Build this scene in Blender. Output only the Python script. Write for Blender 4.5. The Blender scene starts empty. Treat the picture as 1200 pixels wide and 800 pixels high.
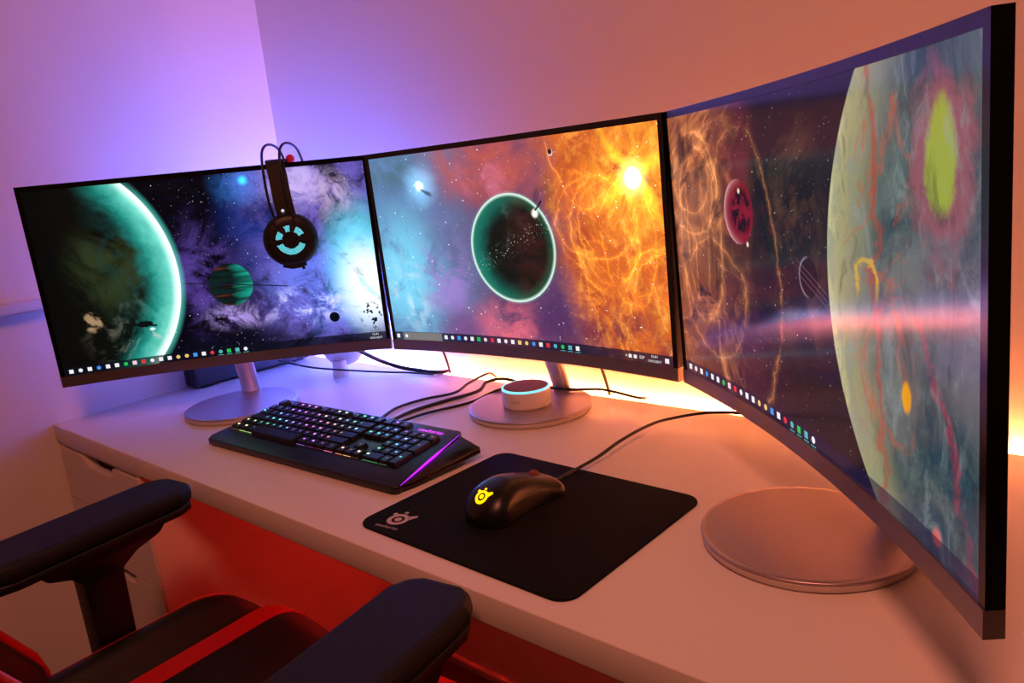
import bpy, bmesh, math, random
from math import sin, cos, pi, radians, sqrt, atan2
from mathutils import Vector, Matrix
random.seed(7)
SC = bpy.context.scene
COL = SC.collection
T = 0.74                                   # desk height

# ------------------------------------------------------------------ camera
cam_d = bpy.data.cameras.new('camera')
cam = bpy.data.objects.new('camera', cam_d); COL.objects.link(cam)
cam_d.sensor_width = 36.0; cam_d.lens = 881.42 / 1200 * 36.0
cam_d.clip_start = 0.02
yaw, pitch, roll = 0.7274, -0.2166, -0.0970
f_ = Vector((-sin(yaw) * cos(pitch), cos(yaw) * cos(pitch), sin(pitch)))
r_ = Vector((cos(yaw), sin(yaw), 0)); u_ = r_.cross(f_)
r2 = r_ * cos(roll) + u_ * sin(roll); u2 = -r_ * sin(roll) + u_ * cos(roll)
cam.matrix_world = Matrix(((r2.x, u2.x, -f_.x, 1.656), (r2.y, u2.y, -f_.y, -1.074), (r2.z, u2.z, -f_.z, 0.397 + T), (0, 0, 0, 1)))
SC.camera = cam

# ------------------------------------------------------------------ world, lamps, exposure
SC.view_settings.view_transform = 'Standard'; SC.view_settings.look = 'None'
SC.view_settings.gamma = 1.0; SC.view_settings.exposure = 0.0; SC.view_settings.use_curve_mapping = False
w = bpy.data.worlds.new('room_dusk'); SC.world = w; w.use_nodes = True
bg = w.node_tree.nodes['Background']; bg.inputs[0].default_value = (1.0, 0.30, 0.15, 1); bg.inputs[1].default_value = 0.02

def area(name, loc, aim, size, size_y, power, color):
    l = bpy.data.lights.new(name, 'AREA'); l.shape = 'RECTANGLE'; l.size = size; l.size_y = size_y
    l.energy = power; l.color = color
    o = bpy.data.objects.new(name, l); COL.objects.link(o); o.location = loc
    o.rotation_euler = (Vector(aim) - Vector(loc)).to_track_quat('-Z', 'Y').to_euler()
    return o
area('ceiling_lamp_light', (1.72, -1.45, 2.36), (1.0, -0.4, 0.8), 0.35, 0.35, 19.0, (1.0, 0.28, 0.16))

# ------------------------------------------------------------------ helpers
def lin(c):
    return tuple(((v / 255) / 12.92 if v / 255 <= 0.04045 else ((v / 255 + 0.055) / 1.055) ** 2.4) for v in c)

def tag(o, label=None, cat=None, group=None, kind=None):
    if label: o['label'] = label
    if cat: o['category'] = cat
    if group: o['group'] = group
    if kind: o['kind'] = kind
    return o
def empty(name, loc=(0, 0, 0), rz=0.0, parent=None):
    o = bpy.data.objects.new(name, None); COL.objects.link(o); o.location = loc; o.rotation_euler = (0, 0, rz)
    o.empty_display_size = 0.05
    if parent: o.parent = parent
    return o
def link(name, me, mat, parent=None, smooth=False, loc=None, rot=None):
    o = bpy.data.objects.new(name, me); COL.objects.link(o)
    if mat is not None and len(me.materials) == 0:
        for m_ in (mat if isinstance(mat, (list, tuple)) else [mat]): me.materials.append(m_)
    if smooth:
        for p in me.polygons: p.use_smooth = True
    if parent: o.parent = parent
    if loc is not None: o.location = loc
    if rot is not None: o.rotation_euler = rot
    return o
class MB:
    """collects verts and faces for one mesh"""
    def __init__(s): s.v = []; s.f = []; s.m = []; s.mi = 0
    def add(s, verts, faces):
        b = len(s.v); s.v += [tuple(p) for p in verts]
        for f in faces: s.f.append(tuple(b + i for i in f)); s.m.append(s.mi)
        return s
    def box(s, x0, x1, y0, y1, z0, z1):
        return s.add([(x0, y0, z0), (x1, y0, z0), (x1, y1, z0), (x0, y1, z0), (x0, y0, z1), (x1, y0, z1), (x1, y1, z1), (x0, y1, z1)],
                     [(3, 2, 1, 0), (4, 5, 6, 7), (0, 1, 5, 4), (1, 2, 6, 5), (2, 3, 7, 6), (3, 0, 4, 7)])
    def grid(s, fn, nu, nv, closed_u=False, flip=False):
        n0 = nu if closed_u else nu + 1
        vs = [fn(i / nu, j / nv) for j in range(nv + 1) for i in range(n0)]
        fs = []
        for j in range(nv):
            for i in range(nu):
                a = j * n0 + i; b = j * n0 + (i + 1) % n0; c = b + n0; d = a + n0
                fs.append((a, d, c, b) if flip else (a, b, c, d))
        return s.add(vs, fs)
    def tube(s, pts, r, n=8, cap=True):
        pts = [Vector(p) for p in pts]; rs = r if isinstance(r, (list, tuple)) else [r] * len(pts)
        up = None; rings = []
        for i, p in enumerate(pts):
            d = (pts[min(i + 1, len(pts) - 1)] - pts[max(i - 1, 0)]).normalized()
            if up is None:
                up = Vector((0, 0, 1)) if abs(d.z) < 0.9 else Vector((1, 0, 0))
            a = d.cross(up)
            if a.length < 1e-5: a = d.orthogonal()
            a.normalize(); up = a.cross(d).normalized()
            rings.append([p + (a * cos(2 * pi * k / n) + up * sin(2 * pi * k / n)) * rs[i] for k in range(n)])
        vs = [q for rg in rings for q in rg]; fs = []
        for i in range(len(pts) - 1):
            for k in range(n):
                fs.append((i * n + k, i * n + (k + 1) % n, (i + 1) * n + (k + 1) % n, (i + 1) * n + k))
        if cap:
            fs.append(tuple(range(n - 1, -1, -1))); fs.append(tuple((len(pts) - 1) * n + k for k in range(n)))
        return s.add(vs, fs)
    def lathe(s, prof, n=48, c=(0, 0, 0)):
        vs = []; fs = []
        for (r, z) in prof:
            for k in range(n): vs.append((c[0] + r * cos(2 * pi * k / n), c[1] + r * sin(2 * pi * k / n), c[2] + z))
        for i in range(len(prof) - 1):
            for k in range(n):
                fs.append((i * n + k, i * n + (k + 1) % n, (i + 1) * n + (k + 1) % n, (i + 1) * n + k))
        fs.append(tuple(range(n - 1, -1, -1))); fs.append(tuple((len(prof) - 1) * n + k for k in range(n)))
        return s.add(vs, fs)
    def prism(s, poly, z0, z1):
        n = len(poly)
        return s.add([(x, y, z0) for x, y in poly] + [(x, y, z1) for x, y in poly],
                     [tuple(range(n - 1, -1, -1)), tuple(range(n, 2 * n))] + [(i, (i + 1) % n, n + (i + 1) % n, n + i) for i in range(n)])
    def mesh(s, name):
        me = bpy.data.meshes.new(name); me.from_pydata(s.v, [], s.f)
        for p, m_ in zip(me.polygons, s.m): p.material_index = m_
        me.update(); return me
    def build(s, name, mat, parent=None, smooth=False, loc=None, rot=None, bevel=0, seg=2, angle=35):
        me = s.mesh(name)
        if bevel:
            bm = bmesh.new(); bm.from_mesh(me)
            bmesh.ops.remove_doubles(bm, verts=bm.verts, dist=1e-6)
            es = [e for e in bm.edges if len(e.link_faces) == 2 and e.calc_face_angle(0) > radians(angle)]
            bmesh.ops.bevel(bm, geom=es, offset=bevel, segments=seg, profile=0.5, affect='EDGES', clamp_overlap=True)
            bm.to_mesh(me); bm.free()
        o = link(name, me, mat, parent, smooth, loc, rot)
        if smooth:
            try: me.set_sharp_from_angle(angle=radians(50))
            except Exception: pass
        return o
def box(name, x0, x1, y0, y1, z0, z1, mat, parent=None, bevel=0, seg=2):
    return MB().box(x0, x1, y0, y1, z0, z1).build(name, mat, parent, bevel=bevel, seg=seg, smooth=bool(bevel))
def spline(pts, n=10):
    pts = [Vector(p) for p in pts]; P = [pts[0] * 2 - pts[1]] + pts + [pts[-1] * 2 - pts[-2]]; out = []
    for i in range(1, len(P) - 2):
        for k in range(n):
            t = k / n; a, b, c, d = P[i - 1], P[i], P[i + 1], P[i + 2]
            out.append(0.5 * ((2 * b) + (c - a) * t + (2 * a - 5 * b + 4 * c - d) * t * t + (3 * b - a - 3 * c + d) * t ** 3))
    out.append(pts[-1]); return out
def text_mesh(body, size, align='CENTER'):
    cu = bpy.data.curves.new('txt', 'FONT'); cu.body = body; cu.size = size; cu.align_x = align; cu.align_y = 'CENTER'; cu.resolution_u = 2
    ob = bpy.data.objects.new('txt', cu); COL.objects.link(ob)
    dg = bpy.context.evaluated_depsgraph_get()
    me = bpy.data.meshes.new_from_object(ob.evaluated_get(dg))
    vs = [v.co.copy() for v in me.vertices]; fs = [tuple(p.vertices) for p in me.polygons]
    bpy.data.objects.remove(ob); bpy.data.curves.remove(cu); bpy.data.meshes.remove(me)
    return vs, fs
def disc2(cx, cy, r, n=28): return [(cx + r * cos(2 * pi * k / n), cy + r * sin(2 * pi * k / n)) for k in range(n)]
def ring2(mb, f, r0, r1, a0=0, a1=2 * pi, n=40):
    """flat ring sector; f maps (x, y) to a 3-D point"""
    vs = []
    for k in range(n + 1):
        a = a0 + (a1 - a0) * k / n
        vs += [f(r0 * cos(a), r0 * sin(a)), f(r1 * cos(a), r1 * sin(a))]
    mb.add(vs, [(2 * k, 2 * k + 1, 2 * k + 3, 2 * k + 2) for k in range(n)])
def smst(x, a, b):
    t = max(0.0, min(1.0, (x - a) / (b - a))); return t * t * (3 - 2 * t)

# ------------------------------------------------------------------ materials
class S:
    """a float socket with arithmetic, for shader formulas"""
    def __init__(s, g, k): s.g = g; s.k = k
    def _m(s, op, *a, clamp=False):
        n = s.g.nodes.new('ShaderNodeMath'); n.operation = op; n.use_clamp = clamp
        for i, q in enumerate((s,) + a):
            if isinstance(q, S): s.g.links.new(q.k, n.inputs[i])
            else: n.inputs[i].default_value = q
        return S(s.g, n.outputs[0])
    def __add__(s, o): return s._m('ADD', o)
    __radd__ = __add__
    def __sub__(s, o): return s._m('SUBTRACT', o)
    def __rsub__(s, o): return s._m('MULTIPLY', -1.0)._m('ADD', o)
    def __mul__(s, o): return s._m('MULTIPLY', o)
    __rmul__ = __mul__
    def __truediv__(s, o): return s._m('DIVIDE', o)
    def __pow__(s, o): return s._m('POWER', o)
    def abs(s): return s._m('ABSOLUTE')
    def sqrt(s): return s._m('SQRT')
    def max(s, o): return s._m('MAXIMUM', o)
    def min(s, o): return s._m('MINIMUM', o)
    def sat(s): return s._m('ADD', 0.0, clamp=True)
    def st(s, a, b):
        n = s.g.nodes.new('ShaderNodeMapRange'); n.interpolation_type = 'SMOOTHSTEP'
        s.g.links.new(s.k, n.inputs[0]); n.inputs[1].default_value = a; n.inputs[2].default_value = b
        if a > b:
            n.inputs[1].default_value = b; n.inputs[2].default_value = a; n.inputs[3].default_value = 1; n.inputs[4].default_value = 0
        return S(s.g, n.outputs[0])
class Sh:
    def __init__(s, nt, vec): s.g = nt; s.vec = vec
    def noise(s, scale, detail=4, rough=0.55, dist=0.0, off=(0, 0, 0), stretch=None):
        n = s.g.nodes.new('ShaderNodeTexNoise'); v = s.vec
        if off != (0, 0, 0) or stretch:
            mp = s.g.nodes.new('ShaderNodeMapping'); s.g.links.new(v, mp.inputs[0]); mp.inputs['Location'].default_value = off
            if stretch: mp.inputs['Rotation'].default_value = (0, 0, stretch[0]); mp.inputs['Scale'].default_value = (stretch[1], stretch[2], 1)
            v = mp.outputs[0]
        s.g.links.new(v, n.inputs['Vector'])
        n.inputs['Scale'].default_value = scale; n.inputs['Detail'].default_value = detail
        n.inputs['Roughness'].default_value = rough; n.inputs['Distortion'].default_value = dist
        return S(s.g, n.outputs[0])
    def stars(s, scale, size, thr, off=(0, 0, 0)):
        mp = s.g.nodes.new('ShaderNodeMapping'); s.g.links.new(s.vec, mp.inputs[0]); mp.inputs['Location'].default_value = off
        v = s.g.nodes.new('ShaderNodeTexVoronoi'); s.g.links.new(mp.outputs[0], v.inputs['Vector']); v.inputs['Scale'].default_value = scale
        sp = s.g.nodes.new('ShaderNodeSeparateColor'); s.g.links.new(v.outputs['Color'], sp.inputs[0])
        return S(s.g, v.outputs['Distance']).st(size, 0.0) * S(s.g, sp.outputs[0]).st(thr, 1.0)
    def mix(s, a, b, f):
        n = s.g.nodes.new('ShaderNodeMix'); n.data_type = 'RGBA'; n.clamp_factor = True
        if isinstance(f, S): s.g.links.new(f.k, n.inputs[0])
        else: n.inputs[0].default_value = f
        for q, i in ((a, 6), (b, 7)):
            if isinstance(q, tuple): n.inputs[i].default_value = (*lin(q), 1)
            else: s.g.links.new(q, n.inputs[i])
        return n.outputs[2]
    def addc(s, a, b, f):
        n = s.g.nodes.new('ShaderNodeMix'); n.data_type = 'RGBA'; n.blend_type = 'ADD'; n.clamp_factor = False
        s.g.links.new(f.k, n.inputs[0]); s.g.links.new(a, n.inputs[6]); n.inputs[7].default_value = (*lin(b), 1)
        return n.outputs[2]

def new_mat(name):
    m = bpy.data.materials.new(name); m.use_nodes = True
    return m, m.node_tree, m.node_tree.nodes['Principled BSDF']
def mat(name, color, rough=0.5, metal=0.0, spec=0.5, noise=None, bump=None, coat=0.0, aniso=0.0):
    """procedural surface: noise=(scale, amount) varies the colour, bump=(scale, strength)"""
    m, nt, b = new_mat(name); c = lin(color)
    b.inputs['Base Color'].default_value = (*c, 1); b.inputs['Roughness'].default_value = rough
    b.inputs['Metallic'].default_value = metal; b.inputs['Specular IOR Level'].default_value = spec
    b.inputs['Coat Weight'].default_value = coat
    if aniso: b.inputs['Anisotropic'].default_value = aniso
    tc = nt.nodes.new('ShaderNodeTexCoord'); sh = Sh(nt, tc.outputs['Object'])
    if noise:
        n = sh.noise(noise[0], 5)
        mx = nt.nodes.new('ShaderNodeMix'); mx.data_type = 'RGBA'; nt.links.new(n.k, mx.inputs[0])
        mx.inputs[6].default_value = (*[v * (1 - noise[1]) for v in c], 1); mx.inputs[7].default_value = (*[min(1, v * (1 + noise[1])) for v in c], 1)
        nt.links.new(mx.outputs[2], b.inputs['Base Color'])
    if bump:
        n = sh.noise(bump[0], 6); bp = nt.nodes.new('ShaderNodeBump'); bp.inputs['Strength'].default_value = bump[1]; bp.inputs['Distance'].default_value = 0.002
        nt.links.new(n.k, bp.inputs['Height']); nt.links.new(bp.outputs[0], b.inputs['Normal'])
    return m
def glow(name, color, strength, base=(10, 10, 10)):
    m, nt, b = new_mat(name); b.inputs['Base Color'].default_value = (*lin(base), 1)
    b.inputs['Emission Color'].default_value = (*lin(color), 1); b.inputs['Emission Strength'].default_value = strength
    return m
def glow_object_colour(name, strength):
    m, nt, b = new_mat(name); b.inputs['Base Color'].default_value = (0.1, 0.1, 0.1, 1)
    oi = nt.nodes.new('ShaderNodeObjectInfo'); nt.links.new(oi.outputs['Color'], b.inputs['Emission Color'])
    b.inputs['Emission Strength'].default_value = strength
    return m

M_wall = mat('wall_paint', (226, 222, 220), 0.85, noise=(3, 0.02), bump=(140, 0.12))
M_floor = mat('floor_laminate', (70, 44, 34), 0.45, noise=(6, 0.15))
M_base = mat('baseboard_white', (206, 200, 196), 0.5, noise=(8, .03))
M_desk = mat('desk_laminate', (226, 222, 218), 0.42, noise=(9, 0.015), bump=(400, 0.03))
M_draw = mat('drawer_foil', (214, 208, 204), 0.45, noise=(6, 0.02))
M_dark = mat('dark_gap', (20, 16, 15), 0.8, noise=(20, .1))
M_bezel = mat('bezel_black', (10, 9, 10), 0.22, noise=(30, .1))
M_silver = mat('silver_metal', (150, 142, 142), 0.38, metal=0.85, noise=(60, .06))
M_disc = mat('brushed_silver', (188, 174, 182), 0.38, metal=0.85, noise=(80, .05))
M_discrim = mat('silver_rim', (205, 198, 196), 0.3, metal=0.6, noise=(60, .04))
M_rim = mat('satin_rim', (206, 196, 190), 0.35, metal=0.3, noise=(40, .03))
M_white = mat('white_plastic', (225, 222, 222), 0.3, noise=(20, .02))
M_black = mat('black_plastic', (12, 12, 14), 0.45, noise=(60, .15), bump=(500, .05))
M_rubber = mat('black_rubber', (7, 7, 8), 0.65, noise=(80, .2), bump=(700, .1))
M_cable = mat('cable_black', (14, 10, 12), 0.5, noise=(40, .1))
M_pad = mat('pad_cloth', (9, 8, 10), 0.9, spec=0.2, noise=(300, .3), bump=(1500, .15))
M_print = mat('pad_print', (196, 184, 190), 0.8, noise=(200, .08))
M_kbody = mat('keyboard_shell', (14, 15, 20), 0.35, noise=(50, .1))
M_key = mat('keycap', (9, 9, 12), 0.5, noise=(60, .15))
M_mouse = mat('mouse_shell', (13, 11, 11), 0.36, noise=(50, .1))
M_leather = mat('black_leather', (10, 8, 9), 0.5, noise=(40, .2), bump=(260, .25))
M_red = mat('red_leather', (190, 16, 18), 0.5, noise=(40, .1), bump=(260, .2))
M_armtop = mat('armrest_foam', (16, 14, 22), 0.7, spec=.35, noise=(60, .12), bump=(400, .12))
M_cloth = mat('speaker_top', (128, 72, 92), 0.6, noise=(80, .15))
M_legend = glow_object_colour('key_legend', 3.0)
M_led = glow_object_colour('led_glow', 850.0)
M_ledred = glow_object_colour('led_glow_under', 400.0)

# ------------------------------------------------------------------ room
def struct(o): o['kind'] = 'structure'; return o
struct(box('floor', 0, 4.2, -3.6, 0, -0.05, 0, M_floor))
struct(box('wall_back', -0.1, 4.2, 0, 0.1, -0.05, 2.55, M_wall))
struct(box('wall_left', -0.1, 0, -3.6, 0, -0.05, 2.55, M_wall))
struct(box('baseboard_back', 0.37, 4.2, -0.012, 0, 0, 0.022, M_base, bevel=.002))
struct(box('baseboard_left', 0, 0.012, -3.6, -0.62, 0, 0.022, M_base, bevel=.002))

# white shelf end fixed on the left wall
sh = empty('wall_shelf', (0, -0.80, T + 0.231)); tag(sh, 'short white ledge fixed on the left wall beside the planet monitor', 'ledge')
box('board', 0, 0.030, -0.2, 0.215, 0, 0.021, M_base, sh, bevel=.003)
MB().tube([(0.018, -0.02, 0.022), (0.019, 0.0, 0.0225), (0.016, 0.06, 0.022), (0.014, 0.1, 0.022)], 0.0012, 6).build('wire', M_cable, sh)

# ------------------------------------------------------------------ desk and drawers
DF = -0.609
dk = empty('desk', (0, 0, 0)); tag(dk, 'long white laminate desk top running along the back wall', 'desk')
box('desk_top', 0.0, 2.25, DF, -0.016, T - 0.034, T, M_desk, dk, bevel=.0015)
box('led_light_stop', 0.0, 2.25, -0.016, -0.0005, T - 0.034, T - 0.024, M_desk, dk)  # unseen strip added to keep LED light from leaking down behind the desk
for y in (-0.54, -0.08):
    lg = MB().tube([(2.15, y, 0), (2.15, y, T - 0.034)], 0.022, 20).build('leg', M_silver, dk, smooth=True)

du = empty('drawer_unit', (0.0, -0.30, 0)); tag(du, 'white drawer unit under the desk against the left wall', 'drawer unit')
W0, W1, YF, YB = 0.003, 0.366, -0.307, 0.28
ztop = T - 0.0345
mb = MB(); mb.box(W0, W0 + .016, YF + .004, YB, 0.03, ztop); mb.box(W1 - .016, W1, YF + .004, YB, 0.03, ztop)
mb.box(W0 + .016, W1 - .016, YF + .004, YB, ztop - .008, ztop); mb.box(W0 + .016, W1 - .016, YB - .01, YB, 0.03, ztop - .008); mb.box(W0 + .016, W1 - .016, YF + .03, YB - .01, 0.03, 0.045)
mb.build('body', M_draw, du)
box('plinth', W0 + .02, W1 - .02, YF + .05, YB - .02, 0, 0.03, M_dark, du)
zs = [ztop - .010, ztop - .118, ztop - .222, ztop - .362, ztop - .512, 0.034]
cx = (W0 + W1) / 2
for i in range(5):
    z1 = zs[i] - .0015; z0 = zs[i + 1] + .0015
    # front with a cut-out finger grip in its upper edge
    mb = MB(); y0, y1 = YF, YF + .018; x0, x1 = W0 + .002, W1 - .002; g = 0.075; d = 0.020
    poly = [(x0, z0), (x1, z0), (x1, z1), (cx + g, z1), (cx + g - .006, z1 - d * .8), (cx + g - .02, z1 - d), (cx - g + .045, z1 - d), (cx - g, z1), (x0, z1)]
    n = len(poly)
    mb.add([(x, y0, z) for x, z in poly] + [(x, y1, z) for x, z in poly],
           [tuple(range(n)), tuple(range(2 * n - 1, n - 1, -1))] + [(i2, n + i2, n + (i2 + 1) % n, (i2 + 1) % n) for i2 in range(n)])
    mb.build('drawer', M_draw, du)
    box('drawer_recess', cx - g - .01, cx + g + .01, YF + .02, YF + .028, z1 - d - .02, z1, M_dark, du)

# ------------------------------------------------------------------ LED strips
def ramp(stops, x):
    for (a, ca), (b, cb) in zip(stops, stops[1:]):
        if x <= b:
            t = max(0, (x - a) / (b - a)); return tuple(p + (q - p) * t for p, q in zip(ca, cb))
    return stops[-1][1]
STOPS = [(0.0, (.18, .08, 1.0)), (.30, (.28, .12, 1.0)), (.38, (.35, .40, 1.0)), (.43, (.25, .85, 1.0)), (.47, (.9, .22, .8)), (.51, (1.0, .14, .20)), (.55, (1.0, .20, .08)), (.64, (1.0, .27, .07)), (2.2, (1.0, .20, .06))]
ls = empty('led_strip', (0, -.016, T - .011)); tag(ls, 'strip of glowing coloured leds along the back edge of the desk', 'light strip')
box('tape', 0.03, 2.22, 0.0002, 0.0018, -.005, 0.005, M_white, ls)
chip = MB().box(-.003, .003, .0018, .0050, -.003, .0045).mesh('led_chip'); chip.materials.append(M_led)
x = 0.05
while x < 2.2:
    o = link('led_chip', chip, None, ls, loc=(x, 0, 0)); c = ramp(STOPS, x); o.color = (*c, 1); x += 0.022
ur = empty('led_strip', (0, -.06, T - .034)); tag(ur, 'red led strip stuck to the underside of the desk', 'light strip')
box('tape', 0.42, 2.1, -.006, .006, -.002, -0.0002, M_white, ur)
chip2 = MB().box(-.004, .004, -.004, .004, -.006, -.002).mesh('led_chip'); chip2.materials.append(M_ledred)
x = .45
while x < 2.08:
    o = link('led_chip', chip2, None, ur, loc=(x, 0, 0)); o.color = (1.0, 0.02, 0.01, 1); x += .08

# ------------------------------------------------------------------ screen pictures (shader formulas)
AS = 1.766
def screen_mat(name, fn, strength, rough=0.12):
    m, nt, b = new_mat(name)
    b.inputs['Base Color'].default_value = (.004, .004, .005, 1); b.inputs['Roughness'].default_value = rough; b.inputs['Specular IOR Level'].default_value = 0.18
    uv = nt.nodes.new('ShaderNodeUVMap'); uv.uv_map = 'UVMap'
    sp = nt.nodes.new('ShaderNodeSeparateXYZ'); nt.links.new(uv.outputs[0], sp.inputs[0])
    sh_ = Sh(nt, uv.outputs[0]); X = S(nt, sp.outputs[0]); Y = S(nt, sp.outputs[1])
    col = fn(sh_, X, Y)
    nt.links.new(col, b.inputs['Emission Color']); b.inputs['Emission Strength'].default_value = strength
    return m
def dist(X, Y, cx, cy, ax=1.0, ay=1.0):
    dx = (X - cx) * (1 / ax); dy = (Y - cy) * (1 / ay)
    return (dx * dx + dy * dy).sqrt()
def ridge(n, k, p): return (1.0 - ((n - 0.5).abs() * k)).max(0.0) ** p
def start(sh_, c):
    n = sh_.g.nodes.new('ShaderNodeRGB'); n.outputs[0].default_value = (*lin(c), 1); return n.outputs[0]

def pic_left(s, X, Y):
    n1 = s.noise(2.2, 8, .62, .6); n2 = s.noise(3.4, 8, .65, 1.0, (4, 2, 0)); n3 = s.noise(1.8, 7, .6, .4, (9, 1, 0)); n4 = s.noise(7, 8, .7, .6, (3, 6, 0))
    c = start(s, (3, 4, 11))
    c = s.mix(c, (22, 40, 112), (n1.st(.34, .60) * dist(X, Y, 1.22, .72, .36, .5).st(1, .3)))
    c = s.mix(c, (86, 62, 150), (n2.st(.40, .62) * dist(X, Y, .82, .45, .26, .45).st(1, .2) * .8))
    c = s.mix(c, (112, 96, 196), (n2.st(.36, .60) * X.st(.95, 1.3) * .75))
    c = s.mix(c, (186, 164, 226), (n4.st(.34, .62) * dist(X, Y, 1.38, .92, .24, .20).st(1, .2)))
    c = s.mix(c, (196, 170, 214), (n4.st(.40, .62) * dist(X, Y, 1.58, .82, .18, .2).st(1, .2) * .8))
    c = s.mix(c, (104, 122, 236), (dist(X, Y, 1.50, .34, .50, .36).st(1, .2) * n4.st(.30, .56)))
    c = s.mix(c, (20, 24, 60), (n3.st(.56, .42) * dist(X, Y, 1.50, .70, .22, .14).st(1, .3) * .9))
    c = s.mix(c, (116, 220, 255), (dist(X, Y, 1.68, .44, .24, .42).st(1.1, .25) * n3.st(.30, .50)))
    c = s.mix(c, (250, 255, 255), (dist(X, Y, 1.71, .32, .20, .30).st(1.15, .2) * n2.st(.30, .50)))
    c = s.mix(c, (226, 226, 255), (dist(X, Y, 1.36, .24, .34, .13).st(1.1, .2) * n4.st(.46, .62) * .8))
    c = s.mix(c, (176, 150, 232), (dist(X, Y, .98, .22, .26, .10).st(1.1, .2) * n4.st(.42, .60) * .85))
    c = s.mix(c, (6, 8, 24), (dist(X, Y, .95, .05, .55, .15).st(1, .2) * .85))
    c = s.mix(c, (8, 10, 26), (n4.st(.46, .34) * .5))
    c = s.addc(c, (0, 200, 240), dist(X, Y, 1.104, .955, .035, .035).st(1, 0) * 1.3)
    c = s.addc(c, (50, 120, 210), dist(X, Y, 1.08, .95, .2, .2).st(1, 0) * n4.st(.36, .6) * .6)
    c = s.addc(c, (255, 255, 255), s.stars(46, .14, .62) * 1.6)
    c = s.addc(c, (225, 225, 255), s.stars(90, .20, .7, (3, 3, 0)) * X.st(.6, .8) * 1.2)
    # ringed planet
    r = dist(X, Y, .945, .398); stripe = s.noise(9, 5, .6, 0, (0, 0, 0), (.22, .25, 3.0))
    pl = s.mix((6, 10, 12), (26, 176, 150), ((X - .95) * 7.0 + stripe * 1.4 - .75).sat())
    pl = s.mix(pl, (10, 40, 40), (stripe.st(.56, .46) * .6))
    pl = s.mix(pl, (84, 44, 34), (stripe.st(.52, .66) * (X - .945).st(.03, -.06) * .8))
    c = s.mix(c, pl, r.st(.121, .117))
    ln = (Y - .398 + (X - .945) * .134).abs()
    c = s.mix(c, (24, 22, 44), (ln.st(.005, .001) * dist(X, Y, .945, .398, .33, 1).st(1, .9)))
    c = s.mix(c, (5, 8, 20), dist(X, Y, 1.487, .154).st(.030, .027))
    c = s.mix(c, (14, 26, 40), (s.noise(26, 3).st(.54, .58) * dist(X, Y, 1.70, .14, .08, .10).st(1, .6)))
    # large planet
    R = 0.72; r = dist(X, Y, -.036, .5)
    land = s.noise(3.0, 9, .66, .9, (2, 5, 0)); cl = s.noise(6, 8, .68, 1.2, (7, 2, 0))
    pl = s.mix((7, 9, 7), (40, 50, 28), (land.st(.40, .62) * dist(X, Y, .34, .56, .30, .34).st(1, .3)))
    pl = s.mix(pl, (92, 84, 72), (cl.st(.50, .64) * dist(X, Y, .42, .22, .34, .3).st(1, .3) * .75))
    pl = s.mix(pl, (16, 62, 58), (X.st(.18, .5) * cl.st(.4, .6) * .6))
    q = (r / R + (land - .5) * .22 + (cl - .5) * .14)
    pl = s.mix(pl, (28, 140, 128), q.st(.70, .88) * X.st(.20, .44))
    pl = s.mix(pl, (112, 214, 198), q.st(.80, 1.0) * X.st(.30, .5))
    pl = s.mix(pl, (240, 255, 252), (r / R).st(.92, .995) * X.st(.36, .52))
    pl = s.mix(pl, (170, 186, 176), (cl.st(.56, .68) * dist(X, Y, .46, .12, .2, .16).st(1, .3) * .7))
    pl = s.mix(pl, (150, 124, 92), (dist(X, Y, .196, .276, .055, .065).st(1, .7) * cl.st(.42, .56)))
    pl = s.mix(pl, (5, 6, 6), X.st(.16, .0) * .85)
    c = s.addc(c, (90, 215, 200), r.st(.755, .715) * X.st(.42, .6) * .5)
    c = s.mix(c, pl, r.st(.722, .716))
    # dark space ship
    c = s.mix(c, (8, 12, 14), ((Y - .228 + (X - .44) * .14).abs().st(.007, .003) * dist(X, Y, .430, .23, .09, 1).st(1, .9)))
    c = s.mix(c, (8, 12, 14), (dist(X, Y, .455, .232, .045, .020) + (cl - .5) * 1.2).st(1, .8))
    c = s.addc(c, (220, 245, 235), dist(X, Y, .488, .200, .022, .012).st(1, .1))
    c = s.mix(c, (9, 11, 24), Y.st(.047, .044) * .85)
    return c

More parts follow.
